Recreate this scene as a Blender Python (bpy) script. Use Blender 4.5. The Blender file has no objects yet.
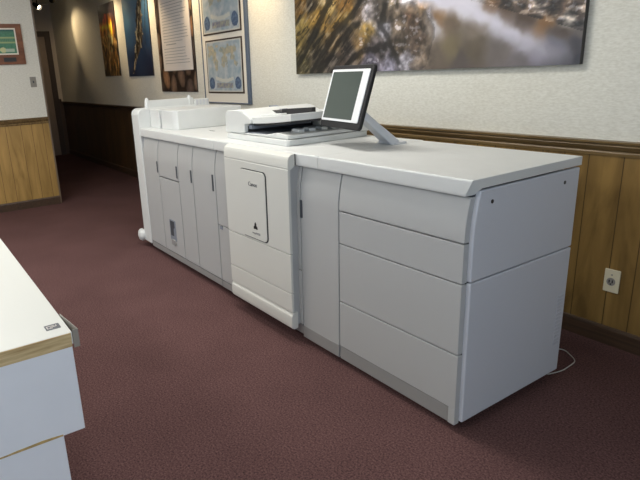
import bpy, bmesh, math, random
from mathutils import Vector, Matrix, noise
random.seed(4)
S = bpy.context.scene
C = S.collection
PI = math.pi

# ------------------------------------------------------------------ colours and materials
def lin(c):
    c = c/255.0
    return c/12.92 if c <= .04045 else ((c+.055)/1.055)**2.4
def col(r, g, b): return (lin(r), lin(g), lin(b), 1)

def mat(name, c, rough=.5, metal=0, spec=.5, noise_amt=0, nscale=30, bump=0, bscale=200, emit=0):
    m = bpy.data.materials.new(name); m.use_nodes = True
    nt = m.node_tree; b = nt.nodes['Principled BSDF']
    b.inputs['Roughness'].default_value = rough; b.inputs['Metallic'].default_value = metal
    b.inputs['Specular IOR Level'].default_value = spec
    b.inputs['Base Color'].default_value = c
    tc = nt.nodes.new('ShaderNodeTexCoord')
    if noise_amt:
        n = nt.nodes.new('ShaderNodeTexNoise'); n.inputs['Scale'].default_value = nscale; n.inputs['Detail'].default_value = 4
        nt.links.new(tc.outputs['Object'], n.inputs['Vector'])
        r = nt.nodes.new('ShaderNodeValToRGB')
        r.color_ramp.elements[0].position = .3; r.color_ramp.elements[1].position = .7
        r.color_ramp.elements[0].color = tuple(x*(1-noise_amt) for x in c[:3])+(1,)
        r.color_ramp.elements[1].color = tuple(min(1, x*(1+noise_amt)) for x in c[:3])+(1,)
        nt.links.new(n.outputs['Fac'], r.inputs['Fac']); nt.links.new(r.outputs['Color'], b.inputs['Base Color'])
    if bump:
        n2 = nt.nodes.new('ShaderNodeTexNoise'); n2.inputs['Scale'].default_value = bscale; n2.inputs['Detail'].default_value = 3
        nt.links.new(tc.outputs['Object'], n2.inputs['Vector'])
        bp = nt.nodes.new('ShaderNodeBump'); bp.inputs['Strength'].default_value = bump; bp.inputs['Distance'].default_value = .003
        nt.links.new(n2.outputs['Fac'], bp.inputs['Height']); nt.links.new(bp.outputs['Normal'], b.inputs['Normal'])
    if emit:
        b.inputs['Emission Color'].default_value = c; b.inputs['Emission Strength'].default_value = emit
    return m

def carpet_mat():
    m = bpy.data.materials.new('maroon_carpet'); m.use_nodes = True
    nt = m.node_tree; b = nt.nodes['Principled BSDF']; b.inputs['Roughness'].default_value = .95
    b.inputs['Specular IOR Level'].default_value = .1
    tc = nt.nodes.new('ShaderNodeTexCoord')
    n = nt.nodes.new('ShaderNodeTexNoise'); n.inputs['Scale'].default_value = 125; n.inputs['Detail'].default_value = 3; n.inputs['Roughness'].default_value = .7
    nt.links.new(tc.outputs['Object'], n.inputs['Vector'])
    r = nt.nodes.new('ShaderNodeValToRGB'); e = r.color_ramp.elements
    e[0].position = .28; e[0].color = col(50, 35, 35); e[1].position = .72; e[1].color = col(124, 92, 90)
    nt.links.new(n.outputs['Fac'], r.inputs['Fac'])
    n3 = nt.nodes.new('ShaderNodeTexNoise'); n3.inputs['Scale'].default_value = 2.3; n3.inputs['Detail'].default_value = 4
    nt.links.new(tc.outputs['Object'], n3.inputs['Vector'])
    r3 = nt.nodes.new('ShaderNodeValToRGB'); r3.color_ramp.elements[0].position = .3; r3.color_ramp.elements[0].color = (.86, .86, .86, 1)
    r3.color_ramp.elements[1].position = .7; r3.color_ramp.elements[1].color = (1.05, 1.05, 1.05, 1)
    nt.links.new(n3.outputs['Fac'], r3.inputs['Fac'])
    mx = nt.nodes.new('ShaderNodeMix'); mx.data_type = 'RGBA'; mx.blend_type = 'MULTIPLY'; mx.inputs[0].default_value = 1
    nt.links.new(r.outputs['Color'], mx.inputs[6]); nt.links.new(r3.outputs['Color'], mx.inputs[7])
    nt.links.new(mx.outputs[2], b.inputs['Base Color'])
    bp = nt.nodes.new('ShaderNodeBump'); bp.inputs['Strength'].default_value = .3; bp.inputs['Distance'].default_value = .003
    nt.links.new(n.outputs['Fac'], bp.inputs['Height']); nt.links.new(bp.outputs['Normal'], b.inputs['Normal'])
    return m

def wallpaper_mat():
    m = bpy.data.materials.new('grasscloth_wallpaper'); m.use_nodes = True
    nt = m.node_tree; b = nt.nodes['Principled BSDF']; b.inputs['Roughness'].default_value = .75
    tc = nt.nodes.new('ShaderNodeTexCoord'); mp = nt.nodes.new('ShaderNodeMapping'); mp.inputs['Scale'].default_value = (45, 45, 130)
    nt.links.new(tc.outputs['Object'], mp.inputs['Vector'])
    n = nt.nodes.new('ShaderNodeTexNoise'); n.inputs['Scale'].default_value = 1; n.inputs['Detail'].default_value = 4
    nt.links.new(mp.outputs['Vector'], n.inputs['Vector'])
    r = nt.nodes.new('ShaderNodeValToRGB'); e = r.color_ramp.elements
    e[0].position = .3; e[0].color = col(211, 209, 197); e[1].position = .7; e[1].color = col(228, 227, 217)
    nt.links.new(n.outputs['Fac'], r.inputs['Fac']); nt.links.new(r.outputs['Color'], b.inputs['Base Color'])
    bp = nt.nodes.new('ShaderNodeBump'); bp.inputs['Strength'].default_value = .18; bp.inputs['Distance'].default_value = .0025
    nt.links.new(n.outputs['Fac'], bp.inputs['Height']); nt.links.new(bp.outputs['Normal'], b.inputs['Normal'])
    return m

def panel_mat(name, axis, lo, hi, groove, seed=0, streak=None):
    """vertical wood grain with grooves at uneven spacing; axis = direction the boards step along"""
    m = bpy.data.materials.new(name); m.use_nodes = True
    nt = m.node_tree; L = nt.links; b = nt.nodes['Principled BSDF']; b.inputs['Roughness'].default_value = .42
    tc = nt.nodes.new('ShaderNodeTexCoord'); mp = nt.nodes.new('ShaderNodeMapping')
    mp.inputs['Scale'].default_value = (10, 10, 1.8); mp.inputs['Location'].default_value = (seed, seed, 0)
    L.new(tc.outputs['Object'], mp.inputs['Vector'])
    n = nt.nodes.new('ShaderNodeTexNoise'); n.inputs['Scale'].default_value = 1; n.inputs['Detail'].default_value = 6; n.inputs['Distortion'].default_value = 1.2
    L.new(mp.outputs['Vector'], n.inputs['Vector'])
    r = nt.nodes.new('ShaderNodeValToRGB'); e = r.color_ramp.elements
    e[0].position = .3; e[0].color = lo; e[1].position = .68; e[1].color = hi
    L.new(n.outputs['Fac'], r.inputs['Fac'])
    sx = nt.nodes.new('ShaderNodeSeparateXYZ'); L.new(tc.outputs['Object'], sx.inputs[0])
    # grooves: two interleaved periods
    prev = None
    for per, off in ((.41, .05), (.41, .215), (.41, .34)):
        a = nt.nodes.new('ShaderNodeMath'); a.operation = 'ADD'; a.inputs[1].default_value = 100*per+off; L.new(sx.outputs[axis], a.inputs[0])
        w = nt.nodes.new('ShaderNodeMath'); w.operation = 'MODULO'; w.inputs[1].default_value = per; L.new(a.outputs[0], w.inputs[0])
        q = nt.nodes.new('ShaderNodeMath'); q.operation = 'LESS_THAN'; q.inputs[1].default_value = .005; L.new(w.outputs[0], q.inputs[0])
        if prev is None: prev = q
        else:
            mm = nt.nodes.new('ShaderNodeMath'); mm.operation = 'MAXIMUM'; L.new(prev.outputs[0], mm.inputs[0]); L.new(q.outputs[0], mm.inputs[1]); prev = mm
    # board-to-board tone
    fl = nt.nodes.new('ShaderNodeMath'); fl.operation = 'SNAP'; fl.inputs[1].default_value = .137; L.new(sx.outputs[axis], fl.inputs[0])
    wn = nt.nodes.new('ShaderNodeTexWhiteNoise'); wn.noise_dimensions = '1D'; L.new(fl.outputs[0], wn.inputs['W'])
    mr = nt.nodes.new('ShaderNodeMapRange'); mr.inputs['To Min'].default_value = .85; mr.inputs['To Max'].default_value = 1.1; L.new(wn.outputs['Value'], mr.inputs['Value'])
    vm = nt.nodes.new('ShaderNodeVectorMath'); vm.operation = 'SCALE'; L.new(r.outputs['Color'], vm.inputs[0]); L.new(mr.outputs[0], vm.inputs['Scale'])
    mx = nt.nodes.new('ShaderNodeMix'); mx.data_type = 'RGBA'; L.new(prev.outputs[0], mx.inputs[0]); L.new(vm.outputs[0], mx.inputs[6]); mx.inputs[7].default_value = groove
    L.new(mx.outputs[2], b.inputs['Base Color'])
    inv = nt.nodes.new('ShaderNodeMath'); inv.operation = 'SUBTRACT'; inv.inputs[0].default_value = 1; L.new(prev.outputs[0], inv.inputs[1])
    bp = nt.nodes.new('ShaderNodeBump'); bp.inputs['Strength'].default_value = .6; bp.inputs['Distance'].default_value = .004
    L.new(inv.outputs[0], bp.inputs['Height']); L.new(bp.outputs['Normal'], b.inputs['Normal'])
    return m

def wood_mat(name, lo, hi, scale=(3, 60, 60), rough=.4):
    m = bpy.data.materials.new(name); m.use_nodes = True
    nt = m.node_tree; b = nt.nodes['Principled BSDF']; b.inputs['Roughness'].default_value = rough
    tc = nt.nodes.new('ShaderNodeTexCoord'); mp = nt.nodes.new('ShaderNodeMapping'); mp.inputs['Scale'].default_value = scale
    nt.links.new(tc.outputs['Object'], mp.inputs['Vector'])
    n = nt.nodes.new('ShaderNodeTexNoise'); n.inputs['Scale'].default_value = 1; n.inputs['Detail'].default_value = 5
    nt.links.new(mp.outputs['Vector'], n.inputs['Vector'])
    r = nt.nodes.new('ShaderNodeValToRGB'); e = r.color_ramp.elements
    e[0].position = .3; e[0].color = lo; e[1].position = .7; e[1].color = hi
    nt.links.new(n.outputs['Fac'], r.inputs['Fac']); nt.links.new(r.outputs['Color'], b.inputs['Base Color'])
    return m

def attr_mat(name, rough=.4, spec=.5, coat=0):
    m = bpy.data.materials.new(name); m.use_nodes = True
    nt = m.node_tree; b = nt.nodes['Principled BSDF']; b.inputs['Roughness'].default_value = rough
    b.inputs['Specular IOR Level'].default_value = spec; b.inputs['Coat Weight'].default_value = coat; b.inputs['Coat Roughness'].default_value = .05
    a = nt.nodes.new('ShaderNodeAttribute'); a.attribute_name = 'ink'
    nt.links.new(a.outputs['Color'], b.inputs['Base Color'])
    return m

M = dict(
    white=mat('press_white_plastic', col(213, 215, 213), .42, noise_amt=.015, nscale=12, bump=.12, bscale=500),
    door=mat('press_cream_white_door', col(215, 215, 208), .4, bump=.1, bscale=500),
    grey=mat('press_light_grey_panel', col(179, 180, 179), .4, bump=.1, bscale=500),
    side=mat('press_side_sheet_metal', col(200, 203, 210), .45, bump=.1, bscale=400),
    kick=mat('press_kick_strip_grey', col(148, 147, 145), .5),
    inner=mat('press_inner_frame_dark', col(62, 64, 68), .6),
    shadowgap=mat('painted_dark_shade', col(30, 30, 32), .7),  # near-black colour that stands in for shade in gaps and panel edges
    dark=mat('dark_grey_plastic', col(48, 49, 52), .45),
    black=mat('black_plastic', col(16, 16, 18), .6),
    screen=mat('dark_glossy_display_glass', col(78, 86, 82), .12),
    bezel=mat('white_display_bezel', col(228, 230, 232), .35),
    arm=mat('pale_grey_arm', col(205, 207, 211), .4),
    handle=mat('handle_recess_grey', col(70, 74, 80), .5),
    pocket=mat('pocket_mid_grey', col(132, 138, 148), .5),
    screw=mat('dark_screw_steel', col(70, 72, 76), .35, metal=.8),
    ink=mat('printed_dark_ink', col(50, 50, 52), .6),
    fineink=mat('printed_grey_ink', col(150, 150, 150), .6),
    vent=mat('vent_grey', col(190, 193, 200), .5),
    laminate=mat('white_laminate_top', col(224, 226, 221), .38, bump=.05, bscale=300),
    lamside=mat('white_laminate_side', col(236, 239, 243), .45, noise_amt=.02, nscale=6),
    rawwood=wood_mat('raw_particle_board_edge', col(176, 146, 98), col(226, 204, 156), (30, 8, 90), .8),
    glue=mat('yellowed_glue_line', col(186, 158, 100), .7, noise_amt=.3, nscale=40),
    label=mat('grey_sticker', col(96, 100, 106), .5),
    paper=mat('white_paper', col(220, 213, 207), .7),
    clip=mat('clear_grey_plastic_clip', col(150, 145, 135), .25, spec=.7),
    railwood=wood_mat('chair_rail_wood', col(88, 70, 44), col(136, 112, 74), (2, 60, 60), .35),
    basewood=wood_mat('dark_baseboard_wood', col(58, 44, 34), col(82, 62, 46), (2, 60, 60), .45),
    framewood=wood_mat('reddish_frame_wood', col(98, 58, 36), col(140, 88, 58), (60, 6, 20), .35),
    endwall=mat('corridor_end_paint', col(190, 180, 168), .7, noise_amt=.03, nscale=4),
    doorwood=mat('dark_door_paint', col(134, 120, 110), .5, noise_amt=.05, nscale=5),
    doorframe=mat('door_frame_dark_brown', col(60, 48, 42), .5),
    ceiling=mat('ceiling_tile_white', col(215, 213, 206), .85, noise_amt=.05, nscale=60, bump=.3, bscale=120),
    plate=mat('ivory_wall_plate', col(222, 214, 186), .35),
    socket=mat('grey_socket_face', col(150, 146, 140), .45),
    metal=mat('brushed_switch_plate', col(150, 146, 138), .35, metal=.6),
    cord=mat('grey_white_cable', col(190, 188, 182), .5),
    lampmetal=mat('dark_lamp_housing', col(28, 26, 25), .4, metal=.3),
    bulb=mat('lit_halogen_lens', (1, .82, .55, 1), .3, emit=14),
    tube=mat('lit_fluorescent_diffuser', (1, .98, .93, 1), .3, emit=3.2),
    trofferwhite=mat('troffer_frame_white', col(225, 225, 222), .5),
    mapframe=mat('blue_grey_frame', col(92, 104, 122), .35),
    mapmat=mat('cream_mat_board', col(232, 226, 212), .7),
    blackline=mat('thin_dark_inner_frame', col(62, 46, 36), .4),
    art=attr_mat('printed_picture_ink', .35),
    gloss=attr_mat('glossy_printed_poster', .3, coat=.6),
    casing=mat('brown_corner_casing', col(112, 96, 80), .5),
    windowframe=mat('window_frame_grey', col(120, 120, 122), .4),
    carpet=carpet_mat(), wallpaper=wallpaper_mat(),
    wains=panel_mat('wainscot_panelling_long_wall', 0, col(104, 80, 42), col(152, 121, 68), col(78, 58, 30), 3),
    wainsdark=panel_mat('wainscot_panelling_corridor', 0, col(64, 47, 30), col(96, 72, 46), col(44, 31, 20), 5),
    wains2=panel_mat('wainscot_panelling_partition', 1, col(146, 116, 62), col(186, 150, 88), col(108, 82, 42), 9),
)

# ------------------------------------------------------------------ mesh helpers
def new_bm(): return bmesh.new()
def add_box(bm, x0, x1, y0, y1, z0, z1, mi=0):
    v = [bm.verts.new(p) for p in ((x0,y0,z0),(x1,y0,z0),(x1,y1,z0),(x0,y1,z0),(x0,y0,z1),(x1,y0,z1),(x1,y1,z1),(x0,y1,z1))]
    for f in ((0,3,2,1),(4,5,6,7),(0,1,5,4),(1,2,6,5),(2,3,7,6),(3,0,4,7)):
        bm.faces.new([v[i] for i in f]).material_index = mi
def add_prism(bm, prof, axis, a0, a1, mi=0):
    """closed profile swept straight along an axis. axis 0: prof=(y,z); 1: (x,z); 2: (x,y)"""
    def P(p, a): return (a, p[0], p[1]) if axis == 0 else ((p[0], a, p[1]) if axis == 1 else (p[0], p[1], a))
    A = [bm.verts.new(P(p, a0)) for p in prof]; B = [bm.verts.new(P(p, a1)) for p in prof]
    n = len(prof)
    for i in range(n):
        bm.faces.new([A[i], A[(i+1) % n], B[(i+1) % n], B[i]]).material_index = mi
    bm.faces.new(A[::-1]).material_index = mi; bm.faces.new(B).material_index = mi
def add_tube(bm, pts, r, n=10, mi=0, caps=True):
    pts = [Vector(p) for p in pts]; rings = []
    up = Vector((0, 0, 1))
    for i, p in enumerate(pts):
        d = (pts[min(i+1, len(pts)-1)]-pts[max(i-1, 0)]).normalized()
        a = d.cross(up)
        if a.length < .01: a = d.cross(Vector((1, 0, 0)))
        a.normalize(); b = d.cross(a).normalized()
        rr = r[i] if isinstance(r, (list, tuple)) else r
        rings.append([bm.verts.new(p+(a*math.cos(2*PI*k/n)+b*math.sin(2*PI*k/n))*rr) for k in range(n)])
    for i in range(len(rings)-1):
        for k in range(n):
            bm.faces.new([rings[i][k], rings[i][(k+1) % n], rings[i+1][(k+1) % n], rings[i+1][k]]).material_index = mi
    if caps:
        bm.faces.new(rings[0][::-1]).material_index = mi; bm.faces.new(rings[-1]).material_index = mi
def rrect(x0, x1, z0, z1, r, n=5):
    o = []
    for cx, cz, a in ((x1-r, z1-r, 0), (x0+r, z1-r, 90), (x0+r, z0+r, 180), (x1-r, z0+r, 270)):
        for k in range(n+1):
            t = math.radians(a+90*k/n); o.append((cx+r*math.cos(t), cz+r*math.sin(t)))
    return o
def obj(name, bm, m, parent=None, bevel=0, seg=3, smooth=True, matrix=None):
    bmesh.ops.recalc_face_normals(bm, faces=bm.faces)
    me = bpy.data.meshes.new(name); bm.to_mesh(me); bm.free()
    for x in (m if isinstance(m, (list, tuple)) else [m]): me.materials.append(x)
    o = bpy.data.objects.new(name, me); C.objects.link(o)
    if parent:
        o.parent = parent
        # geometry is written in world coordinates: bring it into the thing's frame
        me.transform(Matrix.Translation(-Vector(parent.get('base', (0, 0, 0)))) if matrix is None else matrix)
        if 'base' in parent.keys(): o['base'] = parent['base']
    if bevel:
        b = o.modifiers.new('bevel', 'BEVEL'); b.width = bevel; b.segments = seg; b.limit_method = 'ANGLE'; b.angle_limit = math.radians(35)
    if smooth:
        me.polygons.foreach_set('use_smooth', [True]*len(me.polygons))
        try: me.set_sharp_from_angle(angle=math.radians(40))
        except Exception: pass
        if bevel:
            w = o.modifiers.new('wn', 'WEIGHTED_NORMAL'); w.keep_sharp = False
    return o
def box(name, d, m, parent=None, bevel=0, seg=3):
    bm = new_bm(); add_box(bm, *d); return obj(name, bm, m, parent, bevel, seg)
def thing(name, label, cat, loc, group=None):
    o = bpy.data.objects.new(name, None); C.objects.link(o); o.location = loc; o.empty_display_size = .05
    o['base'] = tuple(loc); o['label'] = label; o['category'] = cat
    if group: o['group'] = group
    return o
def tag(o, label, cat, group=None):
    o['label'] = label; o['category'] = cat
    if group: o['group'] = group
    return o
def struct(o): o['kind'] = 'structure'; return o
def text_mesh(name, body, size, m, parent, origin, ext=.0006):
    """lettering standing on a plane that faces -y"""
    cu = bpy.data.curves.new(name, 'FONT'); cu.body = body; cu.size = size; cu.extrude = ext; cu.align_x = 'CENTER'; cu.align_y = 'CENTER'
    t = bpy.data.objects.new('tmp', cu); C.objects.link(t)
    bpy.context.view_layer.update()
    me = bpy.data.meshes.new_from_object(t.evaluated_get(bpy.context.evaluated_depsgraph_get()))
    bpy.data.objects.remove(t); bpy.data.curves.remove(cu)
    me.name = name; me.materials.clear(); me.materials.append(m)
    me.transform(Matrix.Translation(Vector(origin)-Vector(parent['base'])) @ Matrix.Rotation(PI/2, 4, 'X'))
    o = bpy.data.objects.new(name, me); C.objects.link(o); o.parent = parent
    return o
def idw(pts, x, z, p=3.2):
    s = [0, 0, 0]; w = 0
    for (a, b, c) in pts:
        d = ((a-x)**2+(b-z)**2)**.5+.01; k = d**-p; w += k
        for i in range(3): s[i] += c[i]*k
    return [v/w for v in s]
def paint(name, x0, x1, z0, z1, yf, nx, nz, fn, m, parent, thick=.004, side=(40, 38, 38)):
    """a flat printed sheet facing -y: fine grid, each vertex inked by fn(x, z) -> 0..255 rgb"""
    bm = new_bm(); g = []
    lay = bm.verts.layers.float_color.new('ink')
    for j in range(nz+1):
        row = []
        for i in range(nx+1):
            x = x0+(x1-x0)*i/nx; z = z0+(z1-z0)*j/nz
            v = bm.verts.new((x, yf, z)); c = fn(x, z); v[lay] = tuple(lin(max(0, min(255, q))) for q in c[:3])+(1,); row.append(v)
        g.append(row)
    for j in range(nz):
        for i in range(nx): bm.faces.new([g[j][i], g[j][i+1], g[j+1][i+1], g[j+1][i]])
    def sv(p):
        v = bm.verts.new(p); v[lay] = tuple(lin(q) for q in side)+(1,); return v
    e = .0
    f = [sv((a, yf+e, b)) for a, b in ((x0, z0), (x1, z0), (x1, z1), (x0, z1))]; k = [sv((a, yf+thick, b)) for a, b in ((x0, z0), (x1, z0), (x1, z1), (x0, z1))]
    for i in range(4): bm.faces.new([f[i], f[(i+1) % 4], k[(i+1) % 4], k[i]])
    bm.faces.new(k)
    me = bpy.data.meshes.new(name); bm.normal_update(); bm.to_mesh(me); bm.free(); me.materials.append(m)
    o = bpy.data.objects.new(name, me); C.objects.link(o)
    if parent:
        o.parent = parent; me.transform(Matrix.Translation(-Vector(parent['base'])))
    return o

# ------------------------------------------------------------------ settings of the lights
TROFFERS = [(-3.2, -1.5), (-1.5, -.2), (-3.6, -3.2), (-.4, -3.4)]
TROFFER_W = 24
DAY_FRONT = 10
DAY_RIGHT = 46
EXPOSURE = .29
HEADS = [(-9.45, -8.75, 2.2, 'lit spotlight with bright lens, farthest head on the corridor ceiling track', 30),
         (-8.41, -10.3, 1.5, 'second spotlight from the far end of the corridor track', 22),
         (-7.37, -6.80, 2.1, 'third spotlight from the far end of the corridor track', 55),
         (-6.0, -5.6, 2.05, 'spotlight on the track above the blue and pebble posters', 50),
         (-4.6, -4.4, 2.05, 'spotlight on the track above the pebble poster and maps', 34),
         (-3.2, -3.15, 2.1, 'spotlight at the near end of the track, right of the framed maps', 34)]
PANO =[
 (-2.555,1.922,(120,85,35)),
 (-2.561,1.795,(150,125,60)),
 (-2.567,1.643,(120,100,50)),
 (-2.574,1.487,(90,80,45)),
 (-2.401,1.926,(60,50,35)),
 (-2.367,1.814,(165,125,50)),
 (-2.372,1.668,(70,60,40)),
 (-2.339,1.517,(85,75,60)),
 (-2.210,1.884,(170,140,80)),
 (-2.189,1.762,(140,105,45)),
 (-2.168,1.640,(110,85,50)),
 (-2.170,1.496,(60,50,45)),
 (-2.020,1.883,(150,105,45)),
 (-2.020,1.795,(175,135,55)),
 (-2.021,1.700,(75,60,45)),
 (-1.989,1.559,(70,60,55)),
 (-1.863,1.878,(90,80,70)),
 (-1.883,1.802,(110,90,70)),
 (-1.783,1.811,(150,140,140)),
 (-1.801,1.663,(170,135,65)),
 (-1.862,1.600,(130,100,60)),
 (-1.619,1.681,(195,190,200)),
 (-1.683,1.589,(105,95,95)),
 (-1.760,1.494,(90,85,100)),
 (-1.586,1.448,(150,145,165)),
 (-1.622,1.819,(90,80,70)),
 (-1.549,1.799,(160,140,115)),
 (-1.503,1.703,(105,90,75)),
 (-1.481,1.577,(100,85,70)),
 (-1.434,1.469,(160,155,165)),
 (-1.403,1.784,(120,85,60)),
 (-1.421,1.833,(215,210,220)),
 (-1.321,1.786,(165,115,60)),
 (-1.333,1.688,(95,75,60)),
 (-1.312,1.567,(110,90,75)),
 (-1.236,1.650,(200,195,200)),
 (-1.255,1.722,(150,140,140)),
 (-1.205,1.502,(105,92,80)),
 (-1.130,1.782,(225,222,232)),
 (-1.164,1.730,(150,110,70)),
 (-1.088,1.694,(120,100,80)),
 (-1.080,1.553,(130,115,85)),
 (-1.002,1.453,(95,85,80)),
 (-0.988,1.766,(230,228,238)),
 (-0.884,1.718,(205,200,212)),
 (-0.911,1.635,(130,115,100)),
 (-0.902,1.515,(105,92,75)),
 (-0.784,1.656,(190,187,200)),
 (-0.687,1.591,(185,180,195)),
 (-0.741,1.506,(120,110,105)),
 (-0.594,1.524,(165,160,175)),
 (-0.505,1.469,(135,130,145)),
 (-0.616,1.449,(115,108,110)),
 (-0.824,1.763,(120,85,55)),
 (-0.729,1.722,(95,70,50)),
 (-0.642,1.737,(110,90,75)),
 (-0.607,1.659,(85,65,50)),
 (-0.494,1.629,(150,105,60)),
 (-0.528,1.700,(130,115,105)),
 (-0.424,1.697,(95,75,60)),
 (-0.391,1.629,(160,150,140)),
 (-0.411,1.584,(90,75,65)),
 (-0.322,1.668,(85,70,60)),
 (-0.314,1.599,(110,100,95)),
 (-0.330,1.522,(75,72,78)),
 (-0.296,1.436,(65,65,75)),
 (-0.430,1.514,(100,98,110)),
 (-0.395,1.430,(95,93,102)),
]
P1 =[
 (-7.555,2.456,(45,35,45)),
 (-7.064,2.416,(50,40,45)),
 (-7.000,2.356,(40,32,38)),
 (-7.496,2.366,(55,40,45)),
 (-7.397,2.258,(150,60,40)),
 (-7.158,2.168,(230,150,40)),
 (-7.430,2.177,(190,100,30)),
 (-6.974,2.193,(80,45,35)),
 (-6.933,2.068,(70,50,30)),
 (-7.282,2.081,(180,150,90)),
 (-7.449,2.008,(130,95,45)),
 (-7.234,1.966,(190,160,100)),
 (-7.177,1.879,(150,110,60)),
 (-7.393,1.790,(110,75,30)),
 (-6.930,1.837,(60,45,25)),
 (-7.107,1.707,(140,95,40)),
 (-7.372,1.601,(70,45,20)),
 (-7.027,1.563,(110,75,30)),
 (-7.008,1.492,(50,35,18)),
 (-7.546,1.517,(40,28,15)),
 (-6.871,1.642,(45,30,15)),
]
P2 =[
 (-6.450,2.411,(120,170,195)),
 (-6.197,2.382,(90,140,175)),
 (-5.761,2.331,(70,110,145)),
 (-6.443,2.197,(100,150,185)),
 (-5.751,2.132,(50,85,120)),
 (-6.412,1.939,(60,100,140)),
 (-5.782,1.897,(35,60,95)),
 (-6.379,1.678,(30,50,85)),
 (-5.748,1.653,(25,40,70)),
 (-6.398,1.494,(25,40,70)),
 (-5.760,1.481,(22,32,58)),
]

# ------------------------------------------------------------------ the room
W = 1.2376; CE = 2.86; XP = -5.78; XE = -10.5; XR = 3.2; YF = -4.3; YC = -.14
struct(box('floor', (XE-.1, XR+.1, YF-.1, W+.1, -.1, 0), M['carpet']))
struct(box('ceiling', (XE-.1, XR+.1, YF-.1, W+.1, CE, CE+.1), M['ceiling']))
struct(box('wall_back', (XE-.1, XR+.1, W, W+.12, 0, CE), M['wallpaper']))
struct(box('wall_left', (XP-.13, XP, YF, YC, 0, CE), M['wallpaper']))
struct(box('wall_end', (XE-.1, XE, YC-.1, W, 0, CE), M['endwall']))
struct(box('wall_corridor', (XE, XP-.13, YC-.1, YC, 0, CE), M['endwall']))
def wall_with_window(name, along, at, a0, a1, wa0, wa1, wz0, wz1, t):
    bm = new_bm()
    def bx(p, q, z0, z1):
        if along == 'x': add_box(bm, p, q, min(at, at+t), max(at, at+t), z0, z1)
        else: add_box(bm, min(at, at+t), max(at, at+t), p, q, z0, z1)
    bx(a0, wa0, 0, CE); bx(wa1, a1, 0, CE); bx(wa0, wa1, 0, wz0); bx(wa0, wa1, wz1, CE)
    struct(obj(name, bm, M['wallpaper'], smooth=False))
wall_with_window('wall_front', 'x', YF, XP-.13, XR, -4.6, -.4, .75, 2.5, -.12)
wall_with_window('wall_right', 'y', XR, YF, W, -3.6, -.6, .75, 2.5, .12)
def window(n, along, at, a0, a1, z0, z1):
    bm = new_bm(); cells = 3
    xs = [a0+(a1-a0)*i/cells for i in range(cells+1)]
    def bx(p, q, u, v):
        if along == 'x': add_box(bm, p, q, at-.03, at+.03, u, v)
        else: add_box(bm, at-.03, at+.03, p, q, u, v)
    bx(a0, a1, z0, z0+.05); bx(a0, a1, z1-.05, z1)
    for x in xs: bx(max(a0, x-.03), min(a1, x+.03), z0+.05, z1-.05)
    struct(obj('window_%d' % n, bm, M['windowframe'], smooth=False))
window(1, 'x', YF-.06, -4.6, -.4, .75, 2.5)
window(2, 'y', XR+.06, -3.6, -.6, .75, 2.5)

# wainscot, chair rail, baseboards
RZ = 1.0526
RAILP = [(0, RZ-.075), (-.012, RZ-.075), (-.016, RZ-.06), (-.010, RZ-.052), (-.022, RZ-.04), (-.030, RZ-.026), (-.024, RZ-.018), (-.036, RZ-.012), (-.038, RZ-.002), (0, RZ)]
def run_trim(name, prof, axis, at, a0, a1, m, sgn=1):
    bm = new_bm(); add_prism(bm, [(at+sgn*p, z) for p, z in prof], axis, a0, a1)
    return struct(obj(name, bm, m, smooth=False))
struct(box('trim_1', (-5.78, XR, W-.006, W, .09, RZ-.07), M['wains']))
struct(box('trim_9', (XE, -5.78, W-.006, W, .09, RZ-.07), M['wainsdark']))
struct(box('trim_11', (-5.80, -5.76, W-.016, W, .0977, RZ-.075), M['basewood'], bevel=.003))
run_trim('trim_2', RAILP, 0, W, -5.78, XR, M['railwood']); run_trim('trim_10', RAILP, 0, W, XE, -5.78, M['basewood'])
BASEP = [(0, 0), (-.014, 0), (-.014, .082), (-.009, .094), (0, .0977)]
run_trim('baseboard_back', BASEP, 0, W-.006, XE, XR, M['basewood'])
struct(box('trim_3', (XP, XP+.006, YF, YC, .09, RZ-.07), M['wains2']))
run_trim('trim_4', [(-p, z) for p, z in RAILP], 1, XP, YF, YC, M['railwood'])
run_trim('baseboard_left', [(-p, z) for p, z in BASEP], 1, XP+.006, YF, YC, M['basewood'])
# corner casing on the partition's free end
struct(box('trim_5', (XP-.14, XP+.008, YC, YC+.02, 0, CE), M['casing'], bevel=.003))
# corridor end: dark lower panelling, rail, door in its frame
struct(box('trim_6', (XE, XE+.006, 1.16, W, .0, RZ), M['basewood']))
struct(box('trim_7', (XE, XE+.03, 1.16, W-.04, RZ, RZ+.05), M['basewood']))
struct(box('door_1', (XE, XE+.02, .2, 1.05, .0, 2.27), M['doorwood'], bevel=.003))
kn = new_bm(); add_tube(kn, [(XE+.02, .28, 1.0), (XE+.05, .28, 1.0), (XE+.055, .28, 1.0), (XE+.08, .28, 1.0)], [.012, .012, .028, .02], 12)
hd = obj('door_handle', kn, M['metal']); hd.parent = bpy.data.objects['door_1']
fb = new_bm(); add_box(fb, XE, XE+.05, 1.05, 1.15, 0, 2.37); add_box(fb, XE, XE+.05, .1, .2, 0, 2.37); add_box(fb, XE, XE+.05, .2, 1.05, 2.27, 2.37)
struct(obj('trim_8', fb, M['doorframe'], bevel=.004))

# ceiling troffers (light the office; above the frame)
def troffer(x, y, first=None):
    t = thing('ceiling_light', 'recessed white ceiling light panel above the office carpet', 'ceiling light', (x, y, CE), 'recessed ceiling light panels')
    bm = new_bm()
    for d in ((x-.62, x+.62, y-.32, y-.28), (x-.62, x+.62, y+.28, y+.32), (x-.62, x-.58, y-.28, y+.28), (x+.58, x+.62, y-.28, y+.28)):
        add_box(bm, d[0], d[1], d[2], d[3], CE-.02, CE)
    obj('frame', bm, M['trofferwhite'], t, smooth=False)
    box('diffuser', (x-.58, x+.58, y-.28, y+.28, CE-.012, CE-.001), M['tube'], t)
for x, y in TROFFERS: troffer(x, y)

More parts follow.
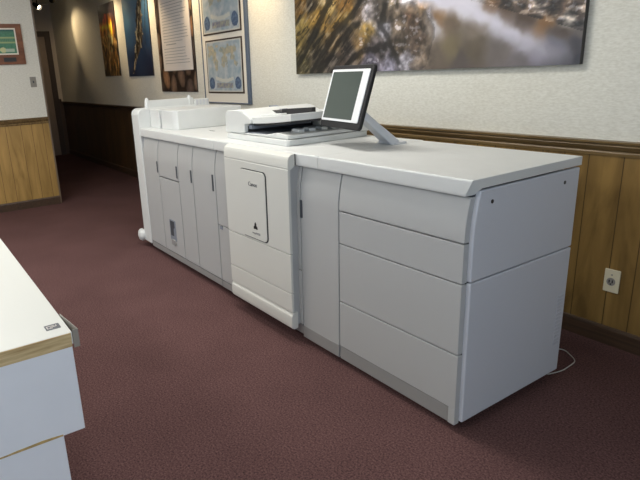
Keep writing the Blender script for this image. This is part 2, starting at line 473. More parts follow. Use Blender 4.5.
# corridor track with spot heads
tk = tag(box('lighting_track', (-9.9, -3.0, .75, .79, CE-.03, CE), M['lampmetal']), 'dark ceiling track carrying the picture spotlights', 'lighting track')
def spot_head(x, tx, tz, label, power, y=.77, z=2.7):
    o = Vector((x, y, z)); tgt = Vector((tx, W, tz)); d = (tgt-o).normalized()
    t = thing('spotlight', label, 'spotlight', (x, y, CE-.03), 'picture spotlights on the track')
    bm = new_bm(); add_tube(bm, [o-d*.09, o-d*.085, o-d*.02, o+d*.055, o+d*.06], [.012, .03, .036, .046, .046], 16, caps=False)
    obj('lamp_shade', bm, M['lampmetal'], t)
    bm = new_bm(); add_tube(bm, [(x, y, CE-.03), (x, y, z+.02)], .008, 8); obj('stem', bm, M['lampmetal'], t)
    bm = new_bm(); add_tube(bm, [o+d*.025, o+d*.03], .036, 16); obj('bulb', bm, M['bulb'], t)
    L = bpy.data.lights.new('spot_light', 'SPOT'); L.energy = power; L.color = (1, .74, .42); L.spot_size = math.radians(60); L.spot_blend = 1; L.shadow_soft_size = .02
    lo = bpy.data.objects.new('spot_light', L); C.objects.link(lo); lo.location = o+d*.065; lo.rotation_euler = d.to_track_quat('-Z', 'Y').to_euler()
for x, tx, tz, lb, pw in HEADS: spot_head(x, tx, tz, lb, pw)

# ------------------------------------------------------------------ press modules
GAP = .0025
def yprof(z):
    return 0 if z < .80 else .026*((z-.80)/.185)**2
def front_panel(name, x0, x1, z0, z1, parent, m=None, notch=None):
    """front door or drawer: flat below, rolling back towards the top slab"""
    zs = [z0+GAP]; z = .80
    if z1 > .80:
        k = [a for a in [.80+.185*i/9 for i in range(10)] if z0+GAP < a < z1-GAP]; zs += k
    zs.append(z1-GAP)
    prof = [(yprof(z), z) for z in zs]+[(yprof(zs[-1])+.03, zs[-1]), (.03, zs[0])]
    if z1 > .8: prof = [(yprof(z), z) for z in zs]+[(.075, zs[-1]), (.075, .8) if z0 < .8 else (.075, zs[0])]+([(.03, zs[0])] if z0 < .8 else [])
    bm = new_bm(); add_prism(bm, prof, 0, x0+GAP, x1-GAP)
    return obj(name, bm, m or M['grey'], parent, bevel=.0035, seg=2)
def slot_handle(x, z0, z1, parent, y=None):
    yy = (yprof((z0+z1)/2) if y is None else y)
    bm = new_bm(); add_prism(bm, rrect(x-.010, x+.008, z0, z1, .004), 1, yy-.0035, yy+.02)
    return obj('handle', bm, M['handle'], parent)
def casters(parent, pts):
    for x, y in pts:
        bm = new_bm(); add_tube(bm, [(x-.014, y, .024), (x+.014, y, .024)], .024, 14); add_box(bm, x-.02, x+.02, y-.02, y+.02, .036, .07)
        obj('caster', bm, M['black'], parent)
ZS0, ZT = .985, 1.05
def slab(parent, x0, x1, yb, name='top_cover', yf=-.004, taper=0):
    bm = new_bm(); add_prism(bm, [(yf+.003, ZS0), (yf, ZS0+.012), (yf+.002, ZT-.006), (yf+.007, ZT), (yb, ZT)]+([(yb, 1.012), (.055, 1.012), (.055, ZS0)] if taper else [(yb, ZS0)]), 0, x0, x1)
    if taper:
        for v in bm.verts:
            if v.co.x > x1-.001 and v.co.z < ZT-.04: v.co.x -= taper*(ZT-v.co.z)/(ZT-ZS0)
    return obj(name, bm, M['white'], parent, bevel=.003, seg=2)
DB = .722
# --- paper deck (right end)
pd = thing('paper_deck', 'grey four-drawer paper deck cabinet at the right end of the printing press, nearest the outlet', 'paper deck', (-.5, .36, 0))
box('body', (-.995, -.012, .03, DB-.005, .06, ZS0), M['inner'], pd)
slab(pd, -.858, .013, DB+.004, taper=.028)
dd = front_panel('door', -1.015, -.714, .030, ZS0-.003, pd); slot_handle(-1.003, .715, .81, dd)
for z0, z1 in ((.805, ZS0-.003), (.645, .805), (.345, .645)):
    front_panel('drawer', -.712, -.006, z0, z1, pd)
bm = new_bm(); add_box(bm, -.7095, -.0065, 0, .03, .103, .3425); add_box(bm, -.04, -.0065, 0, .03, .03, .104)
dr = obj('drawer', bm, M['grey'], pd, bevel=.003, seg=2)
box('kick_strip', (-.7095, -.042, .003, .03, .031, .1), M['kick'], dr, bevel=.002)
dd2 = box('kick_strip', (-1.012, -.716, -.0012, .004, .034, .1), M['kick'], dd, bevel=.0006)
def side_panel(z0, z1, name='side_panel'):
    bm = new_bm()
    f0 = .027
    prof = []
    n = 8
    for i in range(n+1):
        z = z0+(z1-z0)*i/n; prof.append((f0+yprof(z)*.9, z))
    prof += [(DB, z1), (DB, z0)]
    add_prism(bm, prof, 0, -.012, .010)
    return obj(name, bm, M['side'], pd, bevel=.006, seg=3)
s1 = side_panel(.652, 1.004); s2 = side_panel(.04, .647)
for y in (.125, .612):
    bm = new_bm(); add_tube(bm, [(.009, y, .953), (.0115, y, .953)], .008, 12); obj('screw', bm, M['screw'], s1)
bm = new_bm()
for i in range(14): add_box(bm, .0095, .0118, .66, .70, .185+i*.018, .195+i*.018)
obj('vent', bm, M['vent'], s2, smooth=False)
box('back_panel', (-.995, -.012, DB-.005, DB+.004, .06, ZS0), M['side'], pd)
casters(pd, [(-.06, .08), (-.94, .08), (-.06, .66), (-.94, .66)])

# --- main engine
XM0, XM1 = -1.93, -1.014
me_ = thing('digital_press', 'white-fronted main unit of the printing press with an oblong inset panel and small black mark', 'digital press', (-1.46, .36, 0))
box('body', (XM0+.005, XM1-.003, .03, DB, .06, ZS0), M['inner'], me_)
slab(me_, -1.918, -.860, DB+.02)
# slim grey pillar to the right of the white front
front_panel('pillar', -1.12, -1.016, .42, ZS0-.003, me_); front_panel('pillar', -1.12, -1.016, .1, .42, me_)
# grey column left: two doors
a = front_panel('door', XM0, -1.675, .49, ZS0-.003, me_)
b_ = front_panel('door', XM0, -1.655, .095, .49, me_)
box('catch', (-1.905, -1.87, -.004, .01, .465, .487), M['pocket'], b_)
box('kick_strip', (XM0+.003, -1.655, .002, .03, .045, .09), M['kick'], me_, bevel=.002)
box('kick_strip', (-1.12, -1.018, .002, .03, .045, .097), M['kick'], me_, bevel=.002)
WX0, WX1 = -1.688, -1.034
def white_front(name, prof, bevel=.012, z0=None):
    bm = new_bm(); add_prism(bm, prof, 0, WX0, WX1); return obj(name, bm, M['door'], me_, bevel=bevel, seg=4)
YW = -.058
front_door = white_front('front_door', [(YW, .519), (YW, .966), (YW+.0025, .969), (YW+.0025, .972), (YW, .975), (YW+.002, 1.015), (YW+.009, 1.033), (YW+.024, 1.043), (-.012, 1.047), (-.012, .985), (YW+.016, .965), (YW+.016, .519)], .006)
white_front('lower_cover', [(YW, .293), (YW, .514), (YW+.016, .514), (YW+.016, .293)], .004)
white_front('lower_cover', [(YW, .183), (YW, .289), (YW+.016, .289), (YW+.016, .183)], .004)
white_front('bumper', [(YW+.016, .078), (YW+.003, .084), (YW-.004, .10), (YW-.004, .15), (YW-.001, .163), (YW+.006, .168), (YW+.006, .179), (YW+.04, .179), (YW+.04, .082)], .006)
box('gap_shade', (WX0+.004, WX1-.004, -.0115, -.0045, .99, 1.044), M['shadowgap'], me_)  # dark box painted as the shade between door cap and top cover
box('door_frame', (WX0+.008, WX1-.010, YW+.0165, .03, .10, .984), M['grey'], me_)
# inset oblong panel
bm = new_bm(); add_prism(bm, rrect(-1.508, -1.236, .528, .930, .03), 1, YW-.0025, YW+.002); obj('inset_shadow', bm, M['shadowgap'], front_door)  # dark sheet behind the panel, its rim painted as a shadow outline
bm = new_bm(); add_prism(bm, rrect(-1.510, -1.2445, .5325, .9245, .028), 1, YW-.006, YW+.001); ip = obj('inset_panel', bm, M['door'], front_door, bevel=.002)
text_mesh('brand_lettering', 'Canon', .034, M['handle'], front_door, (-1.368, YW-.0068, .848))
text_mesh('model_lettering', 'imagePRESS', .017, M['fineink'], front_door, (-1.352, YW-.0068, .566))
bm = new_bm()
cx, cz = -1.358, .606
for a0, rr in ((90, .021), (215, .019), (325, .019)):
    t = math.radians(a0); dx, dz = math.cos(t), math.sin(t)
    tip = (cx+dx*.026, cz+dz*.026); l = (cx+dx*.006-dz*.010, cz+dz*.006+dx*.010); r = (cx+dx*.006+dz*.010, cz+dz*.006-dx*.010)
    add_prism(bm, [l, (cx, cz), r, ((tip[0]+r[0])/2+dz*.004, (tip[1]+r[1])/2-dx*.004), tip, ((tip[0]+l[0])/2-dz*.004, (tip[1]+l[1])/2+dx*.004)], 1, YW-.0072, YW-.005)
obj('emblem', bm, M['black'], front_door, smooth=False)
casters(me_, [(-1.08, .1), (-1.85, .1), (-1.08, .65), (-1.85, .65)])
# slot on the top cover
box('top_slot', (-2.40, -2.36, .25, .33, ZT-.001, ZT+.0008), M['handle'], None) if False else None

# --- finisher (left)
fx = thing('paper_finisher', 'grey finishing unit with narrow slot-handled doors at the far left end of the press', 'finisher', (-2.6, .36, 0))
XF0, XF1 = -3.17, -1.935
box('body', (XF0+.005, XF1-.003, .03, DB-.03, .06, ZS0), M['inner'], fx)
slab(fx, -3.172, -1.922, DB+.0)
db = front_panel('door', -2.262, -1.935, .095, ZS0-.003, fx); slot_handle(-1.963, .71, .82, db)
dc = front_panel('door', -2.50, -2.266, .095, ZS0-.003, fx); slot_handle(-2.285, .72, .81, dc)
du = front_panel('door', -2.865, -2.504, .695, ZS0-.003, fx); slot_handle(-2.525, .72, .81, du)
dl = front_panel('door', -2.865, -2.504, .095, .69, fx)
bm = new_bm(); add_prism(bm, rrect(-2.745, -2.635, .20, .37, .012), 1, -.0025, .01); rc = obj('recess', bm, M['pocket'], dl)
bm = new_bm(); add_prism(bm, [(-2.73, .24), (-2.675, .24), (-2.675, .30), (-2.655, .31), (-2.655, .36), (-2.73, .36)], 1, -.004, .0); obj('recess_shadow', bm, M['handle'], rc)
bm = new_bm(); add_prism(bm, rrect(-2.715, -2.65, .165, .21, .01), 1, -.012, .0); obj('latch', bm, M['kick'], rc, bevel=.003)
de = front_panel('door', XF0, -2.869, .095, ZS0-.003, fx); slot_handle(-2.885, .72, .81, de)
bm = new_bm(); add_box(bm, XF0, XF1-.003, .004, .03, .045, .09); obj('kick_strip', bm, M['kick'], fx, bevel=.002)
box('top_slot', (-2.46, -2.39, .262, .272, ZT-.001, ZT+.0012), M['handle'], fx)
# end frame with rounded top and foot
bm = new_bm()
pr = [(-.006, .06), (-.006, 1.15)]
for k in range(7):
    t = math.radians(180-90*k/6); pr.append((.044+.05*math.cos(t), 1.155+.05*math.sin(t)))
pr += [(DB-.07, 1.205), (DB-.02, 1.16), (DB-.02, .06)]
add_prism(bm, pr, 0, -3.33, -3.175); obj('end_frame', bm, M['white'], fx, bevel=.012, seg=4)
bm = new_bm(); add_tube(bm, [(-3.36, .0, .105), (-3.36, -.02, .105), (-3.36, -.035, .105), (-3.36, -.045, .105)], [.055, .055, .045, .02], 18)
add_box(bm, -3.39, -3.32, .0, .5, .06, .14); obj('foot', bm, M['white'], fx, bevel=.006)
casters(fx, [(-2.02, .1), (-3.1, .1), (-2.02, .6), (-3.1, .6)])
# raised housings on top
bm = new_bm(); add_prism(bm, [(-2.955, .10), (-2.765, .10), (-2.715, .135), (-2.715, .70), (-2.955, .70)], 2, ZT, 1.197); obj('upper_housing', bm, M['white'], fx, bevel=.006)
box('upper_housing', (-3.172, -2.985, .095, .70, ZT, 1.195), M['white'], fx, bevel=.006)
box('housing_gap', (-2.987, -2.953, .12, .69, ZT, 1.18), M['pocket'], fx)
# rear guide rail along the end
rl = new_bm(); add_box(rl, -3.235, -3.205, .09, .52, 1.19, 1.264); add_box(rl, -3.245, -3.185, .52, .66, 1.19, 1.25)
rail = obj('guide_rail', rl, M['white'], fx, bevel=.008)
for y, zz in ((.10, 1.285), (.485, 1.285)):
    bm = new_bm(); add_tube(bm, [(-3.22, y, 1.2), (-3.22, y, zz-.03), (-3.22, y, zz-.012), (-3.22, y, zz)], [.022, .02, .014, .008], 12); obj('knob', bm, M['white'], rail)
for k in range(4): box('rib', (-3.183, -3.178, .535+k*.033, .547+k*.033, 1.198, 1.246), M['arm'], rail)

# --- document scanner with feeder
sc = thing('document_scanner', 'white document scanner with a sheet feeder and dark paper slots on top of the press', 'scanner', (-1.68, .42, ZT))
XS0, XS1, YS0, YS1 = -1.985, -1.318, .125, .715
bm = new_bm(); add_prism(bm, [(XS0, YS0), (XS1-.012, YS0), (XS1, YS0+.012), (XS1, YS1), (XS0, YS1)], 2, ZT, ZT+.034); obj('base', bm, M['white'], sc, bevel=.006)
# lid with sloped bay
bm = new_bm(); add_prism(bm, [(XS0+.01, ZT+.037), (XS1-.012, ZT+.037), (XS1-.012, ZT+.058), (-1.44, ZT+.066), (-1.55, ZT+.05), (-1.72, ZT+.045), (XS0+.01, ZT+.045)], 1, YS0+.012, YS1-.01); obj('lid', bm, M['white'], sc, bevel=.003)
box('lid_back', (XS0+.02, -1.30, .655, YS1, ZT+.035, 1.165), M['white'], sc, bevel=.006)
for y in (.25, .33, .42, .5):
    bm = new_bm(); add_prism(bm, [(-1.47, ZT+.055), (-1.385, ZT+.055), (-1.385, ZT+.078), (-1.44, ZT+.082)], 1, y, y+.045); obj('lid_rib', bm, M['white'], bpy.data.objects['lid'], bevel=.004)
# feeder head
bm = new_bm()
hp = [(-2.004, ZT+.038), (-2.004, 1.188), (-1.996, 1.212), (-1.975, 1.224), (-1.86, 1.232), (-1.80, 1.226), (-1.73, 1.198), (-1.70, 1.178), (-1.70, 1.155), (-1.76, 1.15), (-1.775, 1.14), (-1.775, ZT+.045)]
add_prism(bm, hp, 1, YS0+.004, YS1-.03); fh = obj('feeder_head', bm, M['white'], sc, bevel=.006)
box('exit_slot', (-1.79, -1.77, YS0+.03, YS1-.06, ZT+.05, 1.135), M['dark'], fh)
box('exit_tray', (-1.775, -1.52, YS0+.02, YS1-.05, ZT+.044, ZT+.050), M['pocket'], sc, bevel=.003)
box('exit_roller', (-1.775, -1.735, YS0+.035, YS1-.1, 1.118, 1.142), M['pocket'], fh)
# document tray: curved slab rising to the right, dark beneath
def tray_z(x): 
    t = (x+1.78)/.56
    return 1.156+.046*(t**1.6 if t > 0 else 0)
up, dn, dn2 = [], [], []
xs = [-1.78+.47*i/12 for i in range(13)]
top = [(x, tray_z(x)+.034) for x in xs]; bot = [(x, tray_z(x)-.004) for x in xs]
bm = new_bm(); add_prism(bm, top+bot[::-1], 1, YS0+.02, YS1-.10); tr = obj('document_tray', bm, M['white'], sc, bevel=.004)
bot2 = [(x, tray_z(x)-.020*(1-.3*(x+1.78)/.56)) for x in xs[1:-1]]; bt = [(x, tray_z(x)-.0045) for x in xs[1:-1]]
bm = new_bm(); add_prism(bm, bt+bot2[::-1], 1, YS0+.05, YS1-.12); obj('tray_underside', bm, M['dark'], tr)
# raised rim and guides on the tray
for y0, y1, x0, x1 in ((.22, .26, -1.74, -1.55), (YS1-.13, YS1-.1, -1.78, -1.24)):
    pts = [(x, tray_z(x)+.034) for x in xs if x0-.001 <= x <= x1+.05]
    q = [(x, z+.012) for x, z in pts]
    bm = new_bm(); add_prism(bm, q+pts[::-1], 1, y0, y1); obj('side_guide', bm, M['white'], tr, bevel=.003)
bm = new_bm(); add_prism(bm, [(-1.90, 1.222), (-1.72, 1.196), (-1.72, 1.210), (-1.90, 1.238)], 1, .40, .46); obj('feeder_slot', bm, M['pocket'], fh)
bm = new_bm(); add_prism(bm, [(-1.70, 1.18), (-1.40, 1.21), (-1.40, 1.243), (-1.70, 1.224)], 1, .36, .39); obj('paper_guide', bm, M['black'], tr, bevel=.003)
bm = new_bm(); add_prism(bm, [(-1.78, 1.18), (-1.68, 1.18), (-1.70, 1.208), (-1.74, 1.214), (-1.80, 1.218)], 1, .34, .50); obj('feed_roller_cover', bm, M['dark'], tr, bevel=.003)

sc.location.x += .066; sc.location.y -= .02

# --- control panel on its arm
cp = thing('control_panel', 'tilted touch screen with white bezel and dark housing on a slanted grey arm', 'control panel', (-.90, .53, ZT))
c = Vector((-1.0, .298, 1.314)); tl, yw = math.radians(17), math.radians(-10.1)
n = Vector((math.sin(yw)*math.cos(tl), -math.cos(yw)*math.cos(tl), math.sin(tl)))
r = Vector((math.cos(yw), math.sin(yw), 0)); u = n.cross(r)
R4 = Matrix((r, u, n)).transposed().to_4x4(); R4.translation = c     # local x right, y up, z out of the screen
LM = Matrix.Translation(-Vector(cp['base'])) @ R4
def cpart(name, bm, m, parent=cp, bevel=0): return obj(name, bm, m, parent, bevel, matrix=LM)
bm = new_bm(); add_prism(bm, rrect(-.192, .20, -.168, .158, .02), 2, -.022, -.001); hs = cpart('housing', bm, M['black'], bevel=.006)
bm = new_bm(); add_prism(bm, rrect(-.15, .15, -.12, .12, .03), 2, -.05, -.022); cpart('housing_back', bm, M['black'], bevel=.01)
bm = new_bm(); add_prism(bm, rrect(-.18, .178, -.134, .135, .006), 2, -.001, .004); bz = cpart('bezel', bm, M['bezel'], bevel=.0015)
bm = new_bm(); add_prism(bm, rrect(-.165, .120, -.122, .122, .003), 2, .004, .0052); cpart('screen', bm, M['screen'])
for yy in (.03, -.0, -.035):
    bm = new_bm(); add_prism(bm, rrect(.138, .152, yy-.006, yy+.006, .005), 2, .004, .0045); cpart('button', bm, M['bezel'], bz)
bm = new_bm()
A = Vector((-.905, .545, ZT)); B = c-n*.045-u*.05+r*.03
d = B-A; sd = Vector((1, 0, 0)); 
for (p, hw, ht) in ((A, .05, .04), (A+d*.12+Vector((0, 0, .0)), .04, .028), (A+d*.6, .034, .022), (B, .034, .022)): pass
rings = []
dn_ = d.normalized(); sd = dn_.cross(Vector((0, 0, 1))).normalized(); nn = sd.cross(dn_).normalized()
for p, hw, ht in ((A-dn_*.0, .058, .024), (A+d*.5, .045, .02), (B, .042, .018)):
    rings.append([bm.verts.new(p+sd*a_*hw+nn*b_*ht) for a_, b_ in ((-1, -1), (1, -1), (1, 1), (-1, 1))])
for i in range(2):
    for k in range(4): bm.faces.new([rings[i][k], rings[i][(k+1) % 4], rings[i+1][(k+1) % 4], rings[i+1][k]])
bm.faces.new(rings[0]); bm.faces.new(rings[-1][::-1])
obj('arm', bm, M['arm'], cp, bevel=.008)
bm = new_bm(); add_prism(bm, rrect(-.985, -.84, .51, .60, .02), 2, ZT, ZT+.012); obj('arm_base', bm, M['arm'], cp, bevel=.004)

# ------------------------------------------------------------------ white cabinet in the left foreground
cb = thing('storage_cabinet', 'white laminate cabinet with a worn raw-wood edge in the left foreground', 'cabinet', (-1.0, -1.9, 0))
CX, CY = -.326, -1.355; ZB = .75
bm = new_bm(); add_box(bm, -2.1, CX-.001, -2.4, CY, .712, ZB); tp = obj('top', bm, M['laminate'], cb, bevel=.0015)
bm = new_bm()
n_ = 40
for (za, zb, xo, mi) in ((.728, .7485, .0035, 0), (.705, .728, .001, 0)):
    pr = [(CX-.012, -2.39)]+[(CX-.001+xo+.0012*noise.noise(Vector((i*.7, za*40, 0))), -2.39+(CY-.004+2.39)*i/n_) for i in range(n_+1)]+[(CX-.012, CY-.004)]
    add_prism(bm, pr, 2, za, zb)
obj('raw_edge', bm, M['rawwood'], tp, smooth=False)
box('upper_case', (-2.08, CX-.002, -2.38, CY-.004, .425, .711), M['lamside'], cb, bevel=.0015)
box('lower_case', (-2.06, CX-.006, -2.32, CY-.068, .0, .4245), M['lamside'], cb, bevel=.0015)
bm = new_bm()
pr = [(-2.37+.945*i/30, .4245+.0) for i in range(31)]
topl = [(y, .429+.0045*max(0, math.sin((y+1.62)*14))+.003*noise.noise(Vector((y*20, 0, 0)))) for y, z in pr]; botl = [(y, .4255) for y, z in pr]
add_prism(bm, botl+topl[::-1], 0, CX-.003, CX-.0008); obj('glue_line', bm, M['glue'], cb, smooth=False)
bm = new_bm(); add_prism(bm, rrect(-.417, -.379, -1.414, -1.372, .002), 2, ZB, ZB+.0008); lbl = obj('sticker', bm, M['label'], tp)
bm = new_bm(); 
for d in ((-.408, -.405, -1.410, -1.386), (-.391, -.388, -1.410, -1.394), (-.405, -.391, -1.410, -1.407), (-.400, -.396, -1.400, -1.380), (-.408, -.396, -1.383, -1.380)): add_box(bm, d[0], d[1], d[2], d[3], ZB+.0008, ZB+.0012)
obj('sticker_print', bm, M['paper'], lbl, smooth=False)
# corner clip
bm = new_bm(); add_prism(bm, [(-.47, CY+.0005), (CX+.002, CY+.016), (CX+.002, CY+.018), (-.47, CY+.0025)], 2, .700, .757)
add_box(bm, CX, CX+.002, CY+.0005, CY+.017, .700, .757)
obj('corner_clip', bm, M['clip'], cb, bevel=.0008, seg=2)

# ------------------------------------------------------------------ outlet, switch, cable
ot = thing('wall_outlet', 'ivory electrical outlet plate on the wood panelling right of the press', 'outlet', (-.027, W-.006, .35))
bm = new_bm(); add_prism(bm, rrect(-.064, .010, .287, .408, .004), 1, W-.0125, W-.006); ob = obj('plate', bm, M['plate'], ot, bevel=.002)
for dz in (.0,):
    bm = new_bm(); add_tube(bm, [(-.029, W-.0145, .343), (-.029, W-.0125, .343)], .021, 20); sk = obj('socket', bm, M['socket'], ob)
    bm = new_bm(); add_box(bm, -.039, -.034, W-.0155, W-.0145, .337, .353); add_box(bm, -.024, -.019, W-.0155, W-.0145, .337, .353); add_tube(bm, [(-.029, W-.0155, .331), (-.029, W-.0145, .331)], .004, 8); obj('slot', bm, M['black'], sk)
bm = new_bm(); add_tube(bm, [(-.028, W-.0142, .38), (-.028, W-.0125, .38)], .0045, 8); obj('screw', bm, M['socket'], ob)

sw = thing('light_switch', 'small grey metal light switch plate on the white partition wall', 'light switch', (XP, -.235, 1.45))
bm = new_bm(); add_prism(bm, rrect(-.272, -.205, 1.395, 1.51, .004), 0, XP, XP+.006); sp_ = obj('plate', bm, M['metal'], sw, bevel=.002)
box('toggle', (XP+.006, XP+.018, -.244, -.232, 1.44, 1.465), M['handle'], sp_, bevel=.001)

pts = []
P0 = [(-.02, .70, .006), (.0, .78, .005), (.0, .85, .005), (-.01, .92, .005), (-.06, .965, .005), (-.11, .985, .005), (-.16, .93, .008)]
for i in range(len(P0)-1):
    for k in range(6):
        t = k/6; p0 = Vector(P0[max(i-1, 0)]); p1 = Vector(P0[i]); p2 = Vector(P0[i+1]); p3 = Vector(P0[min(i+2, len(P0)-1)])
        pts.append(.5*((2*p1)+(-p0+p2)*t+(2*p0-5*p1+4*p2-p3)*t*t+(-p0+3*p1-3*p2+p3)*t**3))
bm = new_bm(); add_tube(bm, pts, .0026, 8); tag(obj('cable', bm, M['cord']), 'thin pale cable looping on the carpet behind the paper deck', 'cable')

# ------------------------------------------------------------------ pictures
def N(x, z, s, seed=0, oct_=4): return noise.fractal(Vector((x*s+seed, z*s, seed*1.7)), 1, 2, oct_)
def seg(x, z, pts, w):
    """how far inside a stroke of half-width w the point lies, 0..1"""
    best = 0
    for (ax, az), (bx_, bz) in zip(pts, pts[1:]):
        dx, dz = bx_-ax, bz-az; t = max(0, min(1, ((x-ax)*dx+(z-az)*dz)/(dx*dx+dz*dz)))
        best = max(best, 1-math.hypot(x-ax-dx*t, z-az-dz*t)/w)
    return best
def mixc(a, b, t): return [p+(q-p)*t for p, q in zip(a, b)]
SW = [(-1.42, 2.0), (-1.32, 1.86), (-1.0, 1.79), (-.85, 1.69), (-.62, 1.56), (-.42, 1.47)]
BOULDER = [(-1.60, 1.77), (-1.42, 1.80), (-1.30, 1.74), (-1.25, 1.62), (-1.28, 1.50), (-1.36, 1.43)]
CRACKS = [[(-2.42, 1.43), (-2.28, 1.56), (-2.12, 1.70), (-1.93, 1.83), (-1.80, 1.95)], [(-2.33, 1.43), (-2.2, 1.54), (-2.05, 1.66), (-1.9, 1.75)], [(-2.60, 1.50), (-2.42, 1.66), (-2.30, 1.80), (-2.2, 1.95)], [(-2.02, 1.43), (-1.95, 1.52), (-1.8, 1.56), (-1.62, 1.58)], [(-1.62, 1.83), (-1.66, 1.72), (-1.58, 1.60), (-1.50, 1.47)]]
def pano(x, z):
    wx = x+.035*N(x, z, 7, 3); wz = z+.03*N(x, z, 7, 8)
    c = idw(PANO, wx, wz, 4.5)
    left = max(0, min(1, (-1.72-x)/.3)); smooth = max(0, min(1, (x+1.30)/.12))*(1-max(0, min(1, (z-1.575-(-.31-x)*.33)/.04)))
    # layered rock: strata running up to the right
    q = N((x*.75-z*.95), (x+z)*.10, 17, 5); k = .90+.6*q*left+.6*N(x, z, 18, 2)*(1-smooth)*(1-.5*left)+.10*N(x, z, 5, 2)
    g = N((x*.75-z*.95), (x+z)*.16, 34, 12)
    if left > 0:
        if g > .30: c = mixc(c, (190, 178, 160), .35*left)
        if g < -.32: k *= 1-.5*left
    h = N(x*1.0, z*1.6, 22, 21)
    if h > .38 and left < .5 and smooth < .5: c = mixc(c, (200, 196, 206), .5)
    if z > 1.575+(-.31-x)*.33 and x > -.95:
        e = N(x*.45+z*.7, z*1.2-x*.2, 26, 31)
        k *= .9+.8*e
        if e > .3: c = mixc(c, (180, 165, 150), .4)
    for cr in CRACKS:
        d = seg(x+.02*N(x, z, 12, 6), z+.02*N(x, z, 12, 4), cr, .035)
        if d > 0: k *= 1-.6*min(1, d*1.6)
    b = seg(wx, wz, BOULDER, .045)
    if b > 0: c = mixc(c, (128, 110, 92), min(1, b*2)*.7); k *= 1-.25*(1-b)
    s_ = seg(wx, z+.02*N(x, z, 5, 8), SW, .10)
    if s_ > 0: c = mixc(c, (212, 208, 222), min(1, s_*1.15)**1.3*max(.25, min(1, (-.25-x)/.9)+.1)); k = 1+(k-1)*(1-s_)
    c = mixc(c, [sum(c)/3]*3, .15)
    return [v*max(.35, k) for v in c]
pn = paint('canvas', -2.631, -.298, 1.415, 2.30, W-.034, 420, 160, pano, M['art'], None, .030)
pn.name = 'landscape_print'; tag(pn, 'wide panoramic print of a stream over golden rocks, on the wall above the press', 'wall print')
def p1f(x, z):
    if z > 2.36+.02*N(x, z, 10, 3): return [42, 33, 40]
    c = idw(P1, x+.05*N(x, z, 6, 1), z+.05*N(x, z, 6, 2), 4); k = 1.3+.9*N(x, z*.6, 13, 4)
    if z > 2.08 and z < 2.3 and x < -7.08: c = mixc(c, (246, 176, 60), max(0, 1-abs(z-2.19)/.07)*.85)
    if z < 2.07:
        t = N(x*1.6, z*.7, 11, 9)
        if t > .15: c = mixc(c, (214, 180, 124), .45)
        if t < -.25: k *= .5
    return [v*k for v in c]
def poster(name, x0, x1, z0, z1, fn, nx, nz, label, y=.012):
    o = paint(name, x0, x1, z0, z1, W-y, nx, nz, fn, M['gloss'], None, y-.002); return tag(o, label, 'poster')
poster('art_poster', -7.65, -6.95, 1.482, 2.50, p1f, 60, 90, 'dark golden-brown poster, the farthest down the corridor wall')
HER = [(-5.97, 2.40, .05), (-5.99, 2.34, .09), (-6.05, 2.16, .10), (-6.07, 2.02, .12), (-6.10, 1.93, .12), (-6.16, 1.83, .11), (-6.22, 1.75, .08), (-6.29, 1.68, .05), (-6.35, 1.60, .03), (-6.42, 1.50, .02)]
def p2f(x, z):
    c = idw(P2, x, z, 2)
    for (a, b, w), (a2, b2, w2) in zip(HER, HER[1:]):
        if b2 <= z <= b:
            t = (b-z)/(b-b2); cx = a+(a2-a)*t; ww = w+(w2-w)*t
            if abs(x-cx) < ww*(1+.5*N(x, z, 18, 7)):
                g = N(x*3, z, 9, 6); base = ((52, 42, 34) if x < cx+.02 else (104, 88, 66)) if g < .18 else (184, 172, 140); c = [v*(1+.3*g) for v in base]
    d = abs(x-(-5.80-(2.3-z)*.22))
    if d < .014 and z > 1.85: c = [40, 55, 75]
    return c
poster('art_poster', -6.60, -5.72, 1.462, 2.50, p2f, 80, 100, 'blue poster with a dark driftwood-like shape, between the brown poster and the pebble poster')
PEB = []
rr = random.Random(11)
for i in range(6):
    for j in range(6):
        PEB.append((-5.50+i*.20+rr.uniform(-.03, .03), 1.31+j*.27+rr.uniform(-.03, .03)+(.10 if i % 2 else 0), rr.uniform(.085, .10), rr.uniform(.11, .15), rr.uniform(-.5, .5), rr.choice([(150, 112, 84), (120, 96, 80), (100, 84, 76), (134, 112, 96), (84, 72, 68), (160, 128, 100)])))
def p3f(x, z):
    for a, b, w, h, t, cc in PEB:
        dx, dz = x-a, z-b; u_ = (dx*math.cos(t)+dz*math.sin(t))/w; v_ = (-dx*math.sin(t)+dz*math.cos(t))/h; q = u_*u_+v_*v_
        if q < 1: return [v*(1.05-.35*q+.15*N(x, z, 30, 3)) for v in cc]
    return [44, 34, 30]
pb = poster('pebble_poster', -5.495, -4.515, 1.262, 2.52, p3f, 90, 110, 'brown pebble poster with a pale text sheet over its middle, left of the framed maps')
ts = thing('text_sheet', 'long pale printed text sheet mounted over the pebble poster', 'notice', (-4.96, W-.014, 1.5))
box('sheet', (-5.36, -4.57, W-.0175, W-.012, 1.505, 2.5), M['paper'], ts)
bm = new_bm(); rr = random.Random(3); z = 2.46
while z > 1.56:
    head = rr.random() < .28
    a0 = -5.30+(.06 if head else 0); ln = rr.uniform(.25, .4) if head else rr.uniform(.5, .68)
    add_box(bm, a0, a0+ln, W-.0181, W-.0176, z, z+(.010 if head else .006)); z -= .033 if not head else .045
obj('printed_lines', bm, M['fineink'], ts, smooth=False)

